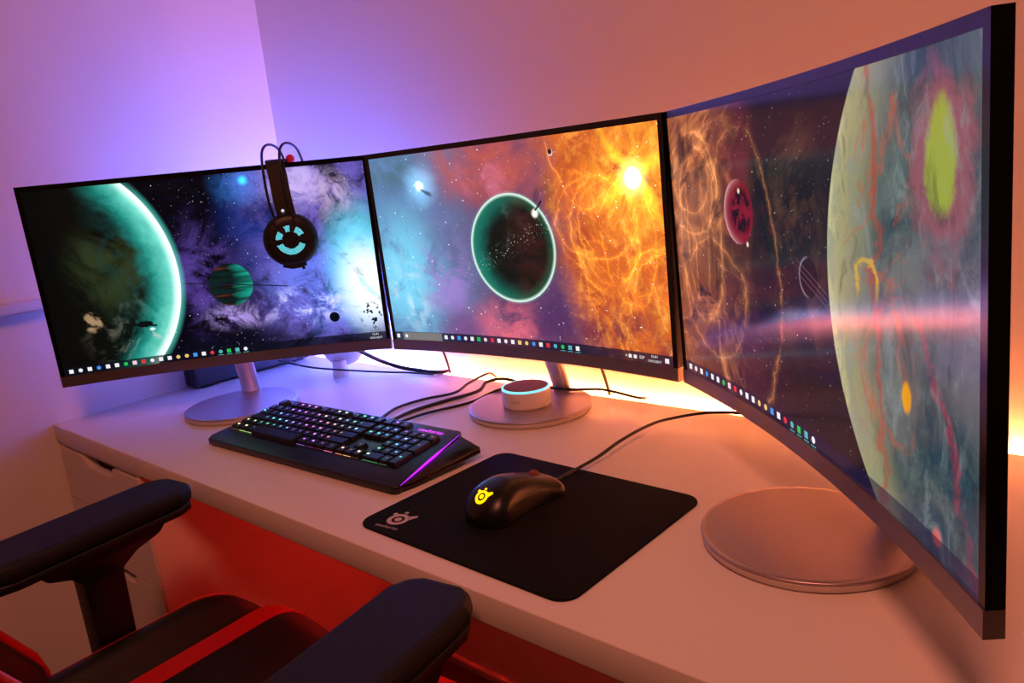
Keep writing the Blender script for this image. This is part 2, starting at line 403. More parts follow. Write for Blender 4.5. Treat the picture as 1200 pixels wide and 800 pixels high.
def pic_center(s, X, Y):
    n1 = s.noise(2.0, 8, .62, .5, (1, 7, 0)); n2 = s.noise(3.0, 8, .65, 1.2, (5, 3, 0)); n3 = s.noise(4.4, 8, .66, .8, (8, 8, 0)); n4 = s.noise(9, 8, .7, .5, (2, 4, 0))
    c = start(s, (96, 62, 96))
    c = s.mix(c, (92, 124, 170), (X + (n1 - .5) * .7).st(.80, .20))
    c = s.mix(c, (118, 204, 236), (dist(X, Y, .14, .36, .40, .52).st(1, .1) * n2.st(.30, .54)))
    c = s.mix(c, (196, 226, 240), (dist(X, Y, .16, .30, .22, .34).st(1, .1) * n3.st(.46, .62) * .8))
    c = s.mix(c, (150, 122, 196), (dist(X, Y, .42, .34, .24, .42).st(1, .2) * n3.st(.36, .6) * .9))
    c = s.mix(c, (72, 104, 116), (dist(X, Y, .12, .95, .3, .22).st(1, .2) * n3.st(.34, .6) * .8))
    c = s.mix(c, (196, 88, 70), (dist(X, Y, .80, .95, .55, .36).st(1, .2) * n1.st(.34, .6)))
    c = s.mix(c, (206, 110, 136), (dist(X, Y, .74, .84, .24, .20).st(1, .2) * n3.st(.42, .62) * .75))
    c = s.mix(c, (214, 100, 122), (dist(X, Y, .80, .10, .34, .2).st(1, .2) * n3.st(.38, .60)))
    c = s.mix(c, (112, 64, 120), (dist(X, Y, .50, .06, .24, .2).st(1, .2) * .7))
    c = s.mix(c, (74, 44, 92), (dist(X, Y, 1.08, .14, .32, .28).st(1, .2) * n2.st(.32, .58) * .85))
    c = s.mix(c, (70, 48, 46), (n3.st(.54, .42) * dist(X, Y, 1.12, .66, .2, .4).st(1, .3) * .7))
    org = (X + (n1 - .5) * .5 + (Y - .5) * .25).st(1.10, 1.40)
    c = s.mix(c, (206, 98, 40), org)
    c = s.mix(c, (158, 60, 36), (org * n2.st(.52, .36) * .75))
    c = s.mix(c, (112, 42, 56), (dist(X, Y, 1.50, .03, .5, .30).st(1, .3) * n3.st(.62, .40) * .85))
    c = s.mix(c, (232, 148, 60), (org * n4.st(.46, .64) * .55))
    d = dist(X, Y, 1.62, .787)
    fl = s.noise(1.7, 6, .5, 2.6, (3, 1, 0)); fl2 = s.noise(1.3, 6, .5, 3.2, (6, 5, 0)); fl3 = s.noise(2.4, 6, .55, 2.0, (9, 3, 0), (.9, 1, .45))
    near = dist(X, Y, 1.52, .55, .42, .6).st(1.1, .3)
    c = s.addc(c, (250, 150, 40), ridge(fl, 30, 2.2) * near * n3.st(.34, .62) * .55)
    c = s.addc(c, (250, 140, 36), ridge(fl2, 34, 2.2) * near * n2.st(.36, .62) * .5)
    c = s.addc(c, (255, 170, 70), ridge(fl3, 26, 2.0) * org * n4.st(.4, .6) * .35)
    # looping arcs of fire
    for (cx_, cy_, rx, ry, wd) in ((1.44, .54, .19, .28, .030), (1.47, .55, .17, .25, .018), (1.57, .52, .15, .30, .022), (1.40, .62, .24, .20, .020), (1.72, .16, .24, .34, .03), (1.74, .12, .22, .36, .02), (1.36, .98, .20, .30, .016)):
        e = (dist(X, Y, cx_, cy_, rx, ry) + (n1 - .5) * .9 + (n3 - .5) * .22 - 1.0).abs()
        c = s.addc(c, (255, 160, 40), (e.st(wd, 0) * .7 + e.st(wd * 5, 0) * .25) * n3.st(.36, .6) * .75)
    c = s.addc(c, (255, 196, 40), (d + (n2 - .5) * .3).st(.34, .0) * n3.st(.34, .6) * .8)
    c = s.addc(c, (255, 206, 40), ((Y - .787 - (X - 1.62) * .55 + (n3 - .5) * .12).abs().st(.05, .0) * d.st(.26, .0)) * .9)
    c = s.addc(c, (255, 206, 40), ((Y - .787 + (X - 1.62) * 1.2 + (n2 - .5) * .2).abs().st(.06, .0) * d.st(.40, .0)) * .7)
    c = s.addc(c, (255, 236, 150), d.st(.10, .02) * .9)
    c = s.addc(c, (255, 255, 235), d.st(.052, .026) * 2.0)
    d2 = dist(X, Y, .325, .832)
    c = s.addc(c, (130, 200, 240), (d2 + (n3 - .5) * .12).st(.15, .0) * .8)
    c = s.addc(c, (255, 255, 255), (d2 + (n4 - .5) * .05).st(.035, .005) * 1.2)
    c = s.mix(c, (40, 60, 80), (((Y - .80 + (X - .36) * .5).abs() + (n4 - .5) * .03).st(.014, .003) * dist(X, Y, .36, .80, .06, .06).st(1, .4) * .8))
    c = s.addc(c, (255, 250, 240), s.stars(38, .16, .55) * 2.0)
    c = s.addc(c, (255, 235, 225), s.stars(80, .18, .70, (3, 3, 0)) * 1.1)
    # planet
    r = dist(X, Y, .887, .497); R = .266
    sp = s.noise(5, 9, .68, .6, (2, 2, 0))
    pl = s.mix((14, 20, 18), (54, 26, 24), (sp.st(.40, .60) * X.st(.80, 1.0)))
    pl = s.mix(pl, (64, 66, 60), sp.st(.56, .70) * .6)
    rim = (r / R)
    pl = s.mix(pl, (22, 140, 124), ((rim + (sp - .5) * .5).st(.50, 1.15) * (.99 - X).st(.0, .30)))
    pl = s.mix(pl, (34, 108, 80), (rim.st(.74, 1.08) * .7))
    pl = s.mix(pl, (226, 255, 244), (rim.st(.925, 1.0) * .85))
    c = s.addc(c, (60, 150, 140), r.st(.280, .264) * .4)
    c = s.mix(c, pl, r.st(.268, .264))
    deb = ((Y - .52 - (X - .9) * .42).abs().st(.07, .0) * dist(X, Y, .86, .5, .36, 1).st(1, .7))
    c = s.addc(c, (215, 215, 205), s.stars(95, .40, .45, (1, 9, 0)) * deb * 1.1)
    c = s.addc(c, (255, 255, 240), (dist(X, Y, 1.050, .660) + (n4 - .5) * .03).st(.026, .0) * 1.2)
    c = s.mix(c, (14, 18, 18), ((Y - .69 - (X - 1.07) * 1.0).abs().st(.008, .004) * dist(X, Y, 1.075, .695).st(.034, .028)))
    c = s.mix(c, (226, 190, 170), dist(X, Y, 1.178, .926).st(.017, .014))
    c = s.mix(c, (60, 22, 18), dist(X, Y, 1.176, .930).st(.013, .011))
    c = s.mix(c, (16, 22, 44), Y.st(.047, .044) * .88)
    bar = Y.st(.044, .042) * X.st(.055, .058) * X.st(.335, .332)
    c = s.mix(c, (120, 118, 116), bar * .9)
    return c

def pic_right(s, X, Y):
    n1 = s.noise(2.0, 8, .62, .6, (3, 2, 0)); n2 = s.noise(3.2, 8, .65, 1.2, (6, 6, 0)); n3 = s.noise(4.6, 8, .66, .8, (1, 9, 0)); n6 = s.noise(10, 8, .7, .5, (4, 4, 0))
    c = start(s, (30, 22, 32))
    c = s.mix(c, (146, 78, 52), ((X + (n1 - .5) * .5).st(.70, .10) * n3.st(.28, .56)))
    c = s.mix(c, (112, 36, 52), (dist(X, Y, .50, .82, .20, .34).st(1, .2) * n2.st(.34, .58) * .85))
    c = s.mix(c, (74, 32, 58), (dist(X, Y, .45, .14, .5, .26).st(1, .2) * .75))
    c = s.mix(c, (16, 22, 32), (dist(X, Y, .74, .72, .20, .34).st(1, .25) * n1.st(.3, .52)))
    c = s.mix(c, (98, 66, 50), (n2.st(.48, .64) * dist(X, Y, .90, .58, .24, .5).st(1, .3) * .8))
    c = s.mix(c, (86, 40, 40), (n6.st(.50, .64) * dist(X, Y, .60, .40, .5, .6).st(1, .3) * .5))
    fl = s.noise(1.7, 6, .5, 2.4, (2, 8, 0)); fl2 = s.noise(1.3, 6, .5, 3.0, (5, 2, 0))
    c = s.addc(c, (220, 140, 76), ridge(fl, 22, 1.8) * X.st(.70, .15) * n3.st(.32, .6) * .5)
    c = s.addc(c, (210, 120, 66), ridge(fl2, 26, 1.8) * X.st(.70, .20) * n2.st(.34, .6) * .45)
    for (cx_, cy_, rx, ry, wd) in ((.22, .56, .17, .34, .040), (.24, .55, .14, .30, .025), (.30, .34, .24, .22, .030), (.16, .74, .20, .18, .05), (.16, .76, .14, .12, .05), (.52, .42, .26, .46, .018)):
        e = (dist(X, Y, cx_, cy_, rx, ry) + (n1 - .5) * .9 + (n3 - .5) * .25 - 1.0).abs()
        c = s.addc(c, (230, 150, 84), (e.st(wd, 0) * .7 + e.st(wd * 5, 0) * .3) * n3.st(.36, .6) * .6)
    c = s.addc(c, (255, 245, 235), s.stars(36, .13, .50) * 1.2)
    c = s.addc(c, (235, 225, 235), s.stars(70, .17, .62, (3, 3, 0)) * 1.0)
    # small red planet
    r = dist(X, Y, .519, .657); R = .106
    pl = s.mix((136, 20, 44), (18, 8, 18), (s.noise(13, 6, .65, .6).st(.44, .54) * dist(X, Y, .54, .66, .09, .09).st(1, .6)))
    pl = s.mix(pl, (240, 170, 170), (((r / R) ** 9.0) * X.st(.56, .44)))
    c = s.mix(c, pl, r.st(.108, .104))
    c = s.addc(c, (255, 230, 200), dist(X, Y, .53, .725).st(.012, .003) + dist(X, Y, .575, .555).st(.012, .003))
    # small dark ringed planet
    r = dist(X, Y, .975, .496)
    c = s.mix(c, (22, 16, 30), r.st(.058, .055))
    c = s.addc(c, (190, 170, 190), ((r - .055).abs().st(.006, 0) * X.st(.985, .94)) * .5)
    for k, o in enumerate((0.0, .018, -.018)):
        c = s.addc(c, (150, 110, 120), ((Y - .49 + o + (X - .98) * .42).abs().st(.004, 0) * dist(X, Y, 1.0, .49, .11, 1).st(1, .6)) * .35)
    # large planet
    r = dist(X, Y, 1.806, .53)
    n4 = s.noise(3.0, 9, .66, .6, (5, 1, 0)); n5 = s.noise(11, 8, .7, .8, (0, 4, 0), (.5, 1.0, .45))
    pl = s.mix((40, 62, 72), (104, 112, 108), n4.st(.36, .64))
    pl = s.mix(pl, (116, 96, 124), (dist(X, Y, 1.70, .52, .24, .3).st(1, .2) * n4.st(.38, .6) * .6))
    pl = s.mix(pl, (24, 58, 76), (dist(X, Y, 1.66, .15, .3, .32).st(1, .2) * n6.st(.3, .6) * .8))
    edge = (X - 1.09 - (Y - .53) * (Y - .53) * .55)
    pl = s.mix(pl, (180, 172, 124), (edge + (n4 - .5) * .25).st(.30, .02) * .92)
    pl = s.mix(pl, (222, 218, 168), edge.st(.07, .0) * .7)
    pl = s.mix(pl, (128, 126, 98), (n5.st(.44, .62) * edge.st(.34, .06) * .55))
    v1 = s.noise(2.2, 7, .6, .8, (7, 7, 0))
    pl = s.mix(pl, (190, 84, 44), (ridge(v1, 34, 1.4) * edge.st(.48, .24) * edge.st(.06, .14) * n5.st(.3, .56)) * .7)
    v = (X - 1.345 + (n4 - .5) * .34 + (n6 - .5) * .05).abs()
    pl = s.mix(pl, (172, 64, 46), (v.st(.026, .004) * n5.st(.30, .52) * .65))
    v = (X - 1.56 - (.42 - Y) * .5 + (n2 - .5) * .24 + (n6 - .5) * .06).abs()
    pl = s.mix(pl, (164, 36, 74), (v.st(.030, .002) * Y.st(.54, .44) * n5.st(.34, .58) * .6))
    pl = s.mix(pl, (226, 176, 40), (((dist(X, Y, 1.30, .52, .055, .06) + (n6 - .5) * 1.6 - 1.0).abs()).st(.22, .02) * Y.st(.48, .52) * .8))
    pl = s.mix(pl, (164, 88, 100), (((dist(X, Y, 1.625, .78, .13, .21) + (n4 - .5) * 1.6 + (n6 - .5) * 1.4).st(1.05, .45)) * .72))
    pl = s.mix(pl, (158, 168, 56), ((dist(X, Y, 1.622, .80, .062, .115) + (n6 - .5) * 1.0).st(1.08, .70)) * .95)
    pl = s.mix(pl, (236, 160, 24), ((dist(X, Y, 1.475, .305, .026, .046) + (n6 - .5) * .7).st(1.0, .55)))
    pl = s.mix(pl, (220, 80, 76), ((dist(X, Y, 1.60, .045, .026, .03) + (n6 - .5) * .9).st(1, .4)))
    pl = s.mix(pl, (150, 162, 164), (n5.st(.50, .68) * .40))
    pl = s.mix(pl, (30, 40, 48), (n5.st(.48, .32) * .45))
    c = s.mix(c, pl, r.st(.718, .712))
    c = s.mix(c, (30, 24, 60), Y.st(.047, .044) * .7)
    return c

M_scr = [screen_mat('screen_picture_%s' % n, f, e) for n, f, e in (('planet', pic_left, 1.25), ('nebula', pic_center, 1.2), ('giant', pic_right, .95))]
ICON = {'white': glow('icon_white', (240, 240, 245), 1.0), 'blue': glow('icon_blue', (60, 150, 240), 1.0), 'green': glow('icon_green', (30, 200, 90), .9),
        'red': glow('icon_red', (226, 50, 60), 1.0), 'teal': glow('icon_teal', (90, 190, 190), .9), 'yellow': glow('icon_yellow', (236, 200, 120), 1.0), 'pink': glow('icon_pink', (250, 210, 225), 1.0)}
ICN = list(ICON); ICM = [ICON[k] for k in ICN]

# ------------------------------------------------------------------ monitors
MW, MH, MR, TILT, ZB = 0.613, 0.367, 1.8, -0.033, 0.092
def msurf(s, h, d):
    """s metres along the arc from the middle, h metres above the lower edge, d metres behind the front"""
    a = s / MR; lx = (MR + d) * sin(a); ly = -MR * (1 - cos(a)) + d * cos(a)
    return Vector((lx, ly * cos(TILT) + h * sin(TILT), ZB + h * cos(TILT) - ly * sin(TILT)))
def arcbox(mb, s0, s1, h0, h1, d0, d1, n):
    for i in range(n):
        pass
    vs = []
    for i in range(n + 1):
        s_ = s0 + (s1 - s0) * i / n
        vs += [msurf(s_, h0, d0), msurf(s_, h1, d0), msurf(s_, h1, d1), msurf(s_, h0, d1)]
    fs = [(0, 1, 2, 3), (4 * n + 3, 4 * n + 2, 4 * n + 1, 4 * n)]
    for i in range(n):
        for k in range(4):
            fs.append((4 * i + k, 4 * i + 4 + k, 4 * i + 4 + (k + 1) % 4, 4 * i + (k + 1) % 4))
    mb.add(vs, fs)
SB, TB, CH = 0.008, 0.009, 0.020            # side bezel, top bezel, chin
def scr(u, v, d=-0.0003):                    # active area point, u and v from 0 to 1
    return msurf(-MW / 2 + SB + u * (MW - 2 * SB), CH + v * (MH - TB - CH), d + .0012)
def monitor(x, y, rz, k, label):
    t = empty('curved_monitor', (x, y, T), rz); tag(t, label, 'monitor', 'three curved monitors on the desk')
    mb = MB(); w2 = MW / 2
    arcbox(mb, -w2, w2, MH - TB, MH, 0, .012, 32); arcbox(mb, -w2, -w2 + SB, CH, MH - TB, 0, .012, 1); arcbox(mb, w2 - SB, w2, CH, MH - TB, 0, .012, 1)
    mb.build('bezel', M_bezel, t)
    mb = MB(); arcbox(mb, -w2, w2, 0, CH, -.0012, .012, 32); mb.build('chin', M_silver, t)
    # screen
    mb = MB(); nu, nv = 48, 2
    mb.grid(lambda u, v: scr(u, v, 0), nu, nv)
    me = mb.mesh('screen'); uvl = me.uv_layers.new(name='UVMap')
    for p in me.polygons:
        for li in p.loop_indices:
            vi = me.loops[li].vertex_index; uvl.data[li].uv = ((vi % (nu + 1)) / nu * AS, (vi // (nu + 1)) / nv)
    me.materials.append(M_scr[k])
    so = link('screen', me, None, t, smooth=True)
    # taskbar icons
    mb = MB()
    def quad(u, v, du, dv, cname, rnd=False):
        mb.mi = ICN.index(cname)
        if rnd: pts = [(u + du * cos(a), v + dv * sin(a)) for a in [2 * pi * q / 10 for q in range(10)]]
        else: pts = [(u - du, v - dv), (u + du, v - dv), (u + du, v + dv), (u - du, v + dv)]
        mb.add([scr(a, b) for a, b in pts], [tuple(range(len(pts)))])
    names = ['white', 'white', 'white', 'blue', 'white', 'white', 'green', 'pink', 'red', 'white', 'white', 'white', 'yellow', 'yellow', 'blue', 'white', 'red', 'teal', 'green', 'teal', 'white']
    rounds = {1, 3, 6, 9, 12, 13, 16, 17, 20}
    u0, du_ = (.020, .0262)
    if k == 1: u0, du_ = .205, .0258; names = names[1:]
    if k == 2: u0, du_ = .022, .0262
    for i, cn in enumerate(names):
        quad(u0 + du_ * i, .023, .0062, .0108, cn, i in rounds)
        if i > 16: quad(u0 + du_ * i, .004, .009, .0014, 'teal')
    if k == 1: quad(.012, .022, .006, .011, 'white'); quad(.045, .022, .006, .010, 'white', True)
    mb.build('taskbar_icons', ICM, so)['kind'] = 'stuff'
    if k < 2:
        mb = MB()
        for body, u, v, sz in (('15:41', .943 if k == 1 else .966, .033, .0060), ('13/01/2017', .943 if k == 1 else .966, .012, .0055)):
            vs, fs = text_mesh(body, sz); mb.add([scr(u + q.x / (MW - 2 * SB), v + q.y / (MH - TB - CH)) for q in vs], fs)
        if k == 1:
            vs, fs = text_mesh('ESP', .0065); mb.add([scr(.905 + q.x / .597, .022 + q.y / .338) for q in vs], fs)
            vs, fs = text_mesh('^', .009); mb.add([scr(.856 + q.x / .597, .018 + q.y / .338) for q in vs], fs)
            for uu in (.868, .884): mb.add([scr(uu - .005, .014), scr(uu + .005, .014), scr(uu + .005, .030), scr(uu - .005, .030)], [(0, 1, 2, 3)])
            mb.add([scr(.975, .012), scr(.987, .012), scr(.987, .033), scr(.975, .033)], [(0, 1, 2, 3)])
        mb.build('clock_text', ICM[0], so)['kind'] = 'stuff'
    # back shell, bulging towards its middle
    def bk(u, v):
        s_ = (u - .5) * (MW - .004); h = .001 + v * (MH - .002)
        b = smst(min(u, 1 - u), 0, .30) * smst(min(v, 1 - v), 0, .28)
        return msurf(s_, h, .0118 + .026 * b)
    mb = MB(); mb.grid(bk, 32, 20, flip=True); mb.build('back_shell', M_white, t, smooth=True)
    # stand: neck leaning forward from the rim of a round foot
    nk = spline([(0, .098, .010), (0, .088, .040), (0, .070, .085), (0, .050, .135), (0, .034, .19)], 6)
    mb = MB(); rows = []
    n = 20
    for p in nk:
        for q in range(n):
            a = 2 * pi * q / n; mb.v.append((p.x + .019 * cos(a), p.y + .010 * sin(a), p.z))
    for i in range(len(nk) - 1):
        for q in range(n): mb.f.append((i * n + q, i * n + (q + 1) % n, (i + 1) * n + (q + 1) % n, (i + 1) * n + q)); mb.m.append(0)
    mb.f.append(tuple((len(nk) - 1) * n + q for q in range(n))); mb.m.append(0)
    mb.build('stand_neck', M_discrim, t, smooth=True)
    fd = MB().lathe([(.095, 0), (.1040, .0010), (.1060, .003), (.1060, .0085), (.1050, .0092)], 96).build('stand_base', M_rim, t, smooth=True, loc=(0, .005, 0))
    MB().lathe([(.1052, .0092), (.1065, .0098), (.1065, .0112), (.1057, .012), (.1000, .01201), (.0010, .01202)], 96).build('base_plate', M_disc, fd, smooth=True)
    return t
MON = [(0.305, -0.3685, 0.835), (0.8440, -0.135, 0.003), (1.391, -0.355, -0.785)]
m0 = monitor(*MON[0], 0, 'curved monitor showing a large green planet, headset hung over its top edge')
m1 = monitor(*MON[1], 1, 'curved monitor showing a dark teal-rimmed planet before an orange nebula')
m2 = monitor(*MON[2], 2, 'curved monitor showing a giant pale planet with red veins')
# cables hanging from the middle monitor to the desk
inv1 = Matrix.Translation((MON[1][0], MON[1][1], T)).inverted()
for xa, xb in ((.527, .534), (.924, .932)):
    pts = [Vector((xa - .004, -.075, T + .16)), Vector((xa - .002, -.045, T + .10)), Vector((xa, -.022, T + .05)), Vector((xb, -.016, T + .004))]
    MB().tube(spline([inv1 @ p for p in pts], 6), .0028, 8).build('hanging_cable', M_cable, m1, smooth=True)

# ------------------------------------------------------------------ headset hung over the left monitor
def msw(s_, h, d): return msurf(s_, h, d)
hs = empty('headset', (MON[0][0], MON[0][1], T), MON[0][2]); tag(hs, 'black headset with glowing blue grille hung over the planet monitor', 'headset')
s0 = .150                                    # along the arc
top = msurf(s0 - .012, MH, .006)
# strap over the monitor's top edge
def strap(off, wid):
    pts = [msurf(s0 + .003, .265, -.030), msurf(s0 - .002, .305, -.026), msurf(s0 - .006, .345, -.016), msurf(s0 - .010, .366, -.008), msurf(s0 - .012, .371, .002),
           msurf(s0 - .012, .372, .012), msurf(s0 - .010, .366, .026), msurf(s0 - .004, .330, .048), msurf(s0 + .002, .290, .066), msurf(s0 + .008, .250, .080)]
    return spline(pts, 5)
def ribbon(name, pts, half, th, matx, par):
    mb = MB(); n = len(pts); vs = []
    for i, p in enumerate(pts):
        d = (pts[min(i + 1, n - 1)] - pts[max(i - 1, 0)]).normalized(); lat = Vector((1, 0, 0)); lat = (lat - d * lat.dot(d)).normalized(); nn = d.cross(lat)
        for a, b in ((-half, -th), (half, -th), (half, th), (-half, th)): vs.append(p + lat * a + nn * b)
    fs = [(0, 1, 2, 3), (4 * n - 1, 4 * n - 2, 4 * n - 3, 4 * n - 4)]
    for i in range(n - 1):
        for k in range(4): fs.append((4 * i + k, 4 * i + 4 + k, 4 * i + 4 + (k + 1) % 4, 4 * i + (k + 1) % 4))
    mb.add(vs, fs); return mb.build(name, matx, par, smooth=True)
ribbon('headband', strap(0, .016), .0165, .0022, M_rubber, hs)
MB().lathe([(.0028, 0), (.0028, .0008)], 14).build('headband_stud', glow('stud_white', (230, 225, 240), .9), hs, loc=msurf(s0 - .003, .283, -.0320), rot=(pi / 2, 0, 0))
# two springy wires over the strap
for ox in (-.018, .014):
    pts = [msurf(s0 + .002 + ox, .250, -.030), msurf(s0 - .008 + ox, .300, -.030), msurf(s0 - .010 + ox, .360, -.026), msurf(s0 - .010 + ox, .392, -.008), msurf(s0 - .004 + ox, .402, .025), msurf(s0 + .004 + ox, .390, .062), msurf(s0 + .008 + ox, .350, .085), msurf(s0 + .010 + ox, .29, .095), msurf(s0 + .012 + ox, .245, .092)]
    MB().tube(spline(pts, 6), .0024, 8).build('headband_wire', M_black, hs, smooth=True)
MB().lathe([(.001, -.008), (.006, -.006), (.0085, 0), (.006, .006), (.001, .008)], 16).build('red_joint', mat('red_plastic', (220, 30, 50), .35, noise=(30, .05)), hs, smooth=True, loc=msurf(s0 + .010, MH + .006, .030), rot=(pi / 2, 0, 0))
# cups: front one faces the room
def cup(cs, ch, cd, sign, grille):
    c = empty('cup_holder', parent=None); bpy.data.objects.remove(c)
    o = msurf(cs, ch, cd)
    rx = Matrix.Rotation(-sign * pi / 2 if False else pi / 2, 4, 'X')
    yaw_ = Matrix.Rotation(radians(8) if sign < 0 else 0, 4, 'Z')
    base = Matrix.Translation(o) @ yaw_
    prof = [(.042, -.012), (.0485, -.009), (.049, 0), (.0465, .009), (.040, .0125), (.032, .0135), (.0005, .0125)]
    mb = MB(); mb.lathe(prof, 56)
    m = Matrix.Rotation(pi / 2 if sign < 0 else -pi / 2, 4, 'X')
    mb.v = [tuple(base @ (m @ Vector(p))) for p in mb.v]
    e = mb.build('ear_cup', M_black, hs, smooth=True)
    cush = MB().lathe([(.030, -.028), (.043, -.027), (.047, -.021), (.044, -.012), (.03, -.0118)], 48)
    cush.v = [tuple(base @ (m @ Vector(p))) for p in cush.v]; cush.build('ear_cushion', M_leather, hs, smooth=True)
    if grille:
        f = lambda x, y: tuple(base @ (m @ Vector((x, y, .0141))))
        # lit mesh grille: dots inside ring sectors
        mb = MB()
        def indots(x, y):
            r = sqrt(x * x + y * y); a = math.degrees(atan2(y, x)) % 360
            if not .0155 < r < .0262: return False
            return 198 < a < 338 or 22 < a < 62 or 88 < a < 112 or 138 < a < 176
        st = .00155
        for i in range(-20, 21):
            for j in range(-20, 21):
                x = (i + .5 * (j % 2)) * st; y = j * st * .87
                if indots(x, y):
                    mb.add([f(x + .0006 * cos(q * pi / 3), y + .0006 * sin(q * pi / 3)) for q in range(6)], [tuple(range(6))])
        g = mb.build('lit_grille', glow('grille_light', (110, 225, 240), 1.6), e); g['kind'] = 'stuff'
        # spokes and hub of the cover
        mb = MB()
        for a in (0, 180, 75, 128, 270):
            a = radians(a); d = Vector((cos(a), sin(a), 0)); n_ = Vector((-sin(a), cos(a), 0))
            if a == radians(270): continue
            q = [d * .013 + n_ * .0028, d * .013 - n_ * .0028, d * .0445 - n_ * .0022, d * .0445 + n_ * .0022]
            mb.add([base @ (m @ Vector((p.x, p.y, .0138))) for p in q] + [base @ (m @ Vector((p.x, p.y, .0165 if i < 2 else .0105))) for i, p in enumerate(q)],
                   [(3, 2, 1, 0), (4, 5, 6, 7), (0, 1, 5, 4), (1, 2, 6, 5), (2, 3, 7, 6), (3, 0, 4, 7)])
        mb.build('cover_spokes', M_rubber, e)
        mb = MB()
        mb.tube([base @ (m @ Vector(p)) for p in ((-.020, -.046, .0), (-.004, -.050, .006), (.010, -.049, .006), (.020, -.047, .0))], .0032, 8)
        mb.tube([base @ (m @ Vector(p)) for p in ((.012, -.048, .004), (.016, -.055, .006))], .003, 8)
        mb.build('cable_boot', M_rubber, e, smooth=True)
cup(s0 + .004, .230, -.034, -1, True)
cup(s0 + .000, .235, .090, 1, False)

# ------------------------------------------------------------------ keyboard
kb = empty('keyboard', (0.673, -0.421, T), radians(2.2)); tag(kb, 'black gaming keyboard with rainbow lit keys and purple side light', 'keyboard')
KW, KY0, KY1 = 0.236, -0.085, 0.083
def ktop(y): return .0125 + (y - KY0) / (KY1 - KY0) * .019
# main shell: plan outline with clipped corners, top rises to the back
poly = [(-KW, KY0 + .012), (-KW + .010, KY0), (KW - .008, KY0), (KW, KY0 + .006), (KW - .022, KY1 - .01), (KW - .032, KY1), (-KW + .018, KY1), (-KW + .010, KY1 - .006)]
mb = MB(); n = len(poly)
mb.add([(x, y, .002 + (.012 if y > 0.05 else 0) * .5) for x, y in poly] + [(x, y, ktop(y)) for x, y in poly], [tuple(range(n - 1, -1, -1)), tuple(range(n, 2 * n))] + [(i, (i + 1) % n, n + (i + 1) % n, n + i) for i in range(n)])
mb.build('shell', M_kbody, kb, bevel=.0022, seg=2, smooth=True)
# right wing falling outwards, with its light strip
M_purple = glow('purple_light', (190, 30, 255), 1.6)
M_wing = mat('wing_plastic', (30, 12, 10), 0.2, noise=(40, .1))
mb = MB()
A = [(KW - .001, KY0 + .012, .011), (KW - .021, KY1 - .012, ktop(KY1) - .002), (KW + .020, KY1 - .016, ktop(KY1) - .012), (KW + .004, KY0 + .03, .009)]
Bv = [(x, y, max(.003, z - .010)) for x, y, z in A]
mb.add(A + Bv, [(0, 3, 2, 1), (4, 5, 6, 7), (0, 1, 5, 4), (1, 2, 6, 5), (2, 3, 7, 6), (3, 0, 4, 7)]); mb.build('side_wing', M_wing, kb, bevel=.002, smooth=True)
mb = MB()
P0, P1 = Vector((KW + .0005, KY0 + .010, .0125)), Vector((KW - .0205, KY1 - .014, ktop(KY1) + .0006))
pts = [P0.lerp(P1, q / 10) for q in range(11)]
mb.tube(pts, [.0003, .0007, .0011, .0014, .0017, .0019, .0017, .0009, .0006, .0004, .0003], 8); mb.build('side_light', M_purple, kb, smooth=True)
for y in (KY0 + .02, KY1 - .02):
    for x in (-.2, .18): MB().lathe([(.006, 0), (.006, .006)], 12).build('foot', M_rubber, kb, loc=(x, y, 0))
# keys
tilt = math.atan2(.019, KY1 - KY0)
U = 0.01845; KX0 = -KW + .016
def keymesh(wu, hu, h=.0062):
    wx, wy = wu * U / 2 - .0008, hu * U / 2 - .0008; mb = MB(); i = .0017
    mb.add([(-wx, -wy, 0), (wx, -wy, 0), (wx, wy, 0), (-wx, wy, 0), (-wx + i, -wy + i, h), (wx - i, -wy + i, h), (wx - i, wy - i * .7, h), (-wx + i, wy - i * .7, h)],
           [(3, 2, 1, 0), (4, 5, 6, 7), (0, 1, 5, 4), (1, 2, 6, 5), (2, 3, 7, 6), (3, 0, 4, 7)])
    me = mb.mesh('key'); me.materials.append(M_key); return me
kcache = {}
leg_me = MB().add([(-.0022, -.0016, 0), (.0022, -.0016, 0), (.0022, .0016, 0), (-.0022, .0016, 0)], [(0, 1, 2, 3)]).mesh('legend'); leg_me.materials.append(M_legend)
line_me = MB().add([(-.5, -.0005, 0), (.5, -.0005, 0), (.5, .0005, 0), (-.5, .0005, 0)], [(0, 1, 2, 3)]).mesh('key_underglow'); line_me.materials.append(M_legend)
PAL = [(.12, 1, .25), (.1, .9, .85), (.2, .45, 1), (.45, .2, 1), (.85, .15, 1), (1, .2, .45), (1, .25, .15), (1, .75, .3), (.7, 1, .3), (.15, 1, .45)]
def kcol(x, y):
    t = x * 34 + y * 62 + random.uniform(-.5, .5) + 6.0
    i = int(math.floor(t)) ; a, b = PAL[i % 10], PAL[(i + 1) % 10]; f = t - math.floor(t); k = random.choice((.06, .15, .3, .6, 1.0, 1.0))
    return tuple((p + (q - p) * f) * k for p, q in zip(a, b))
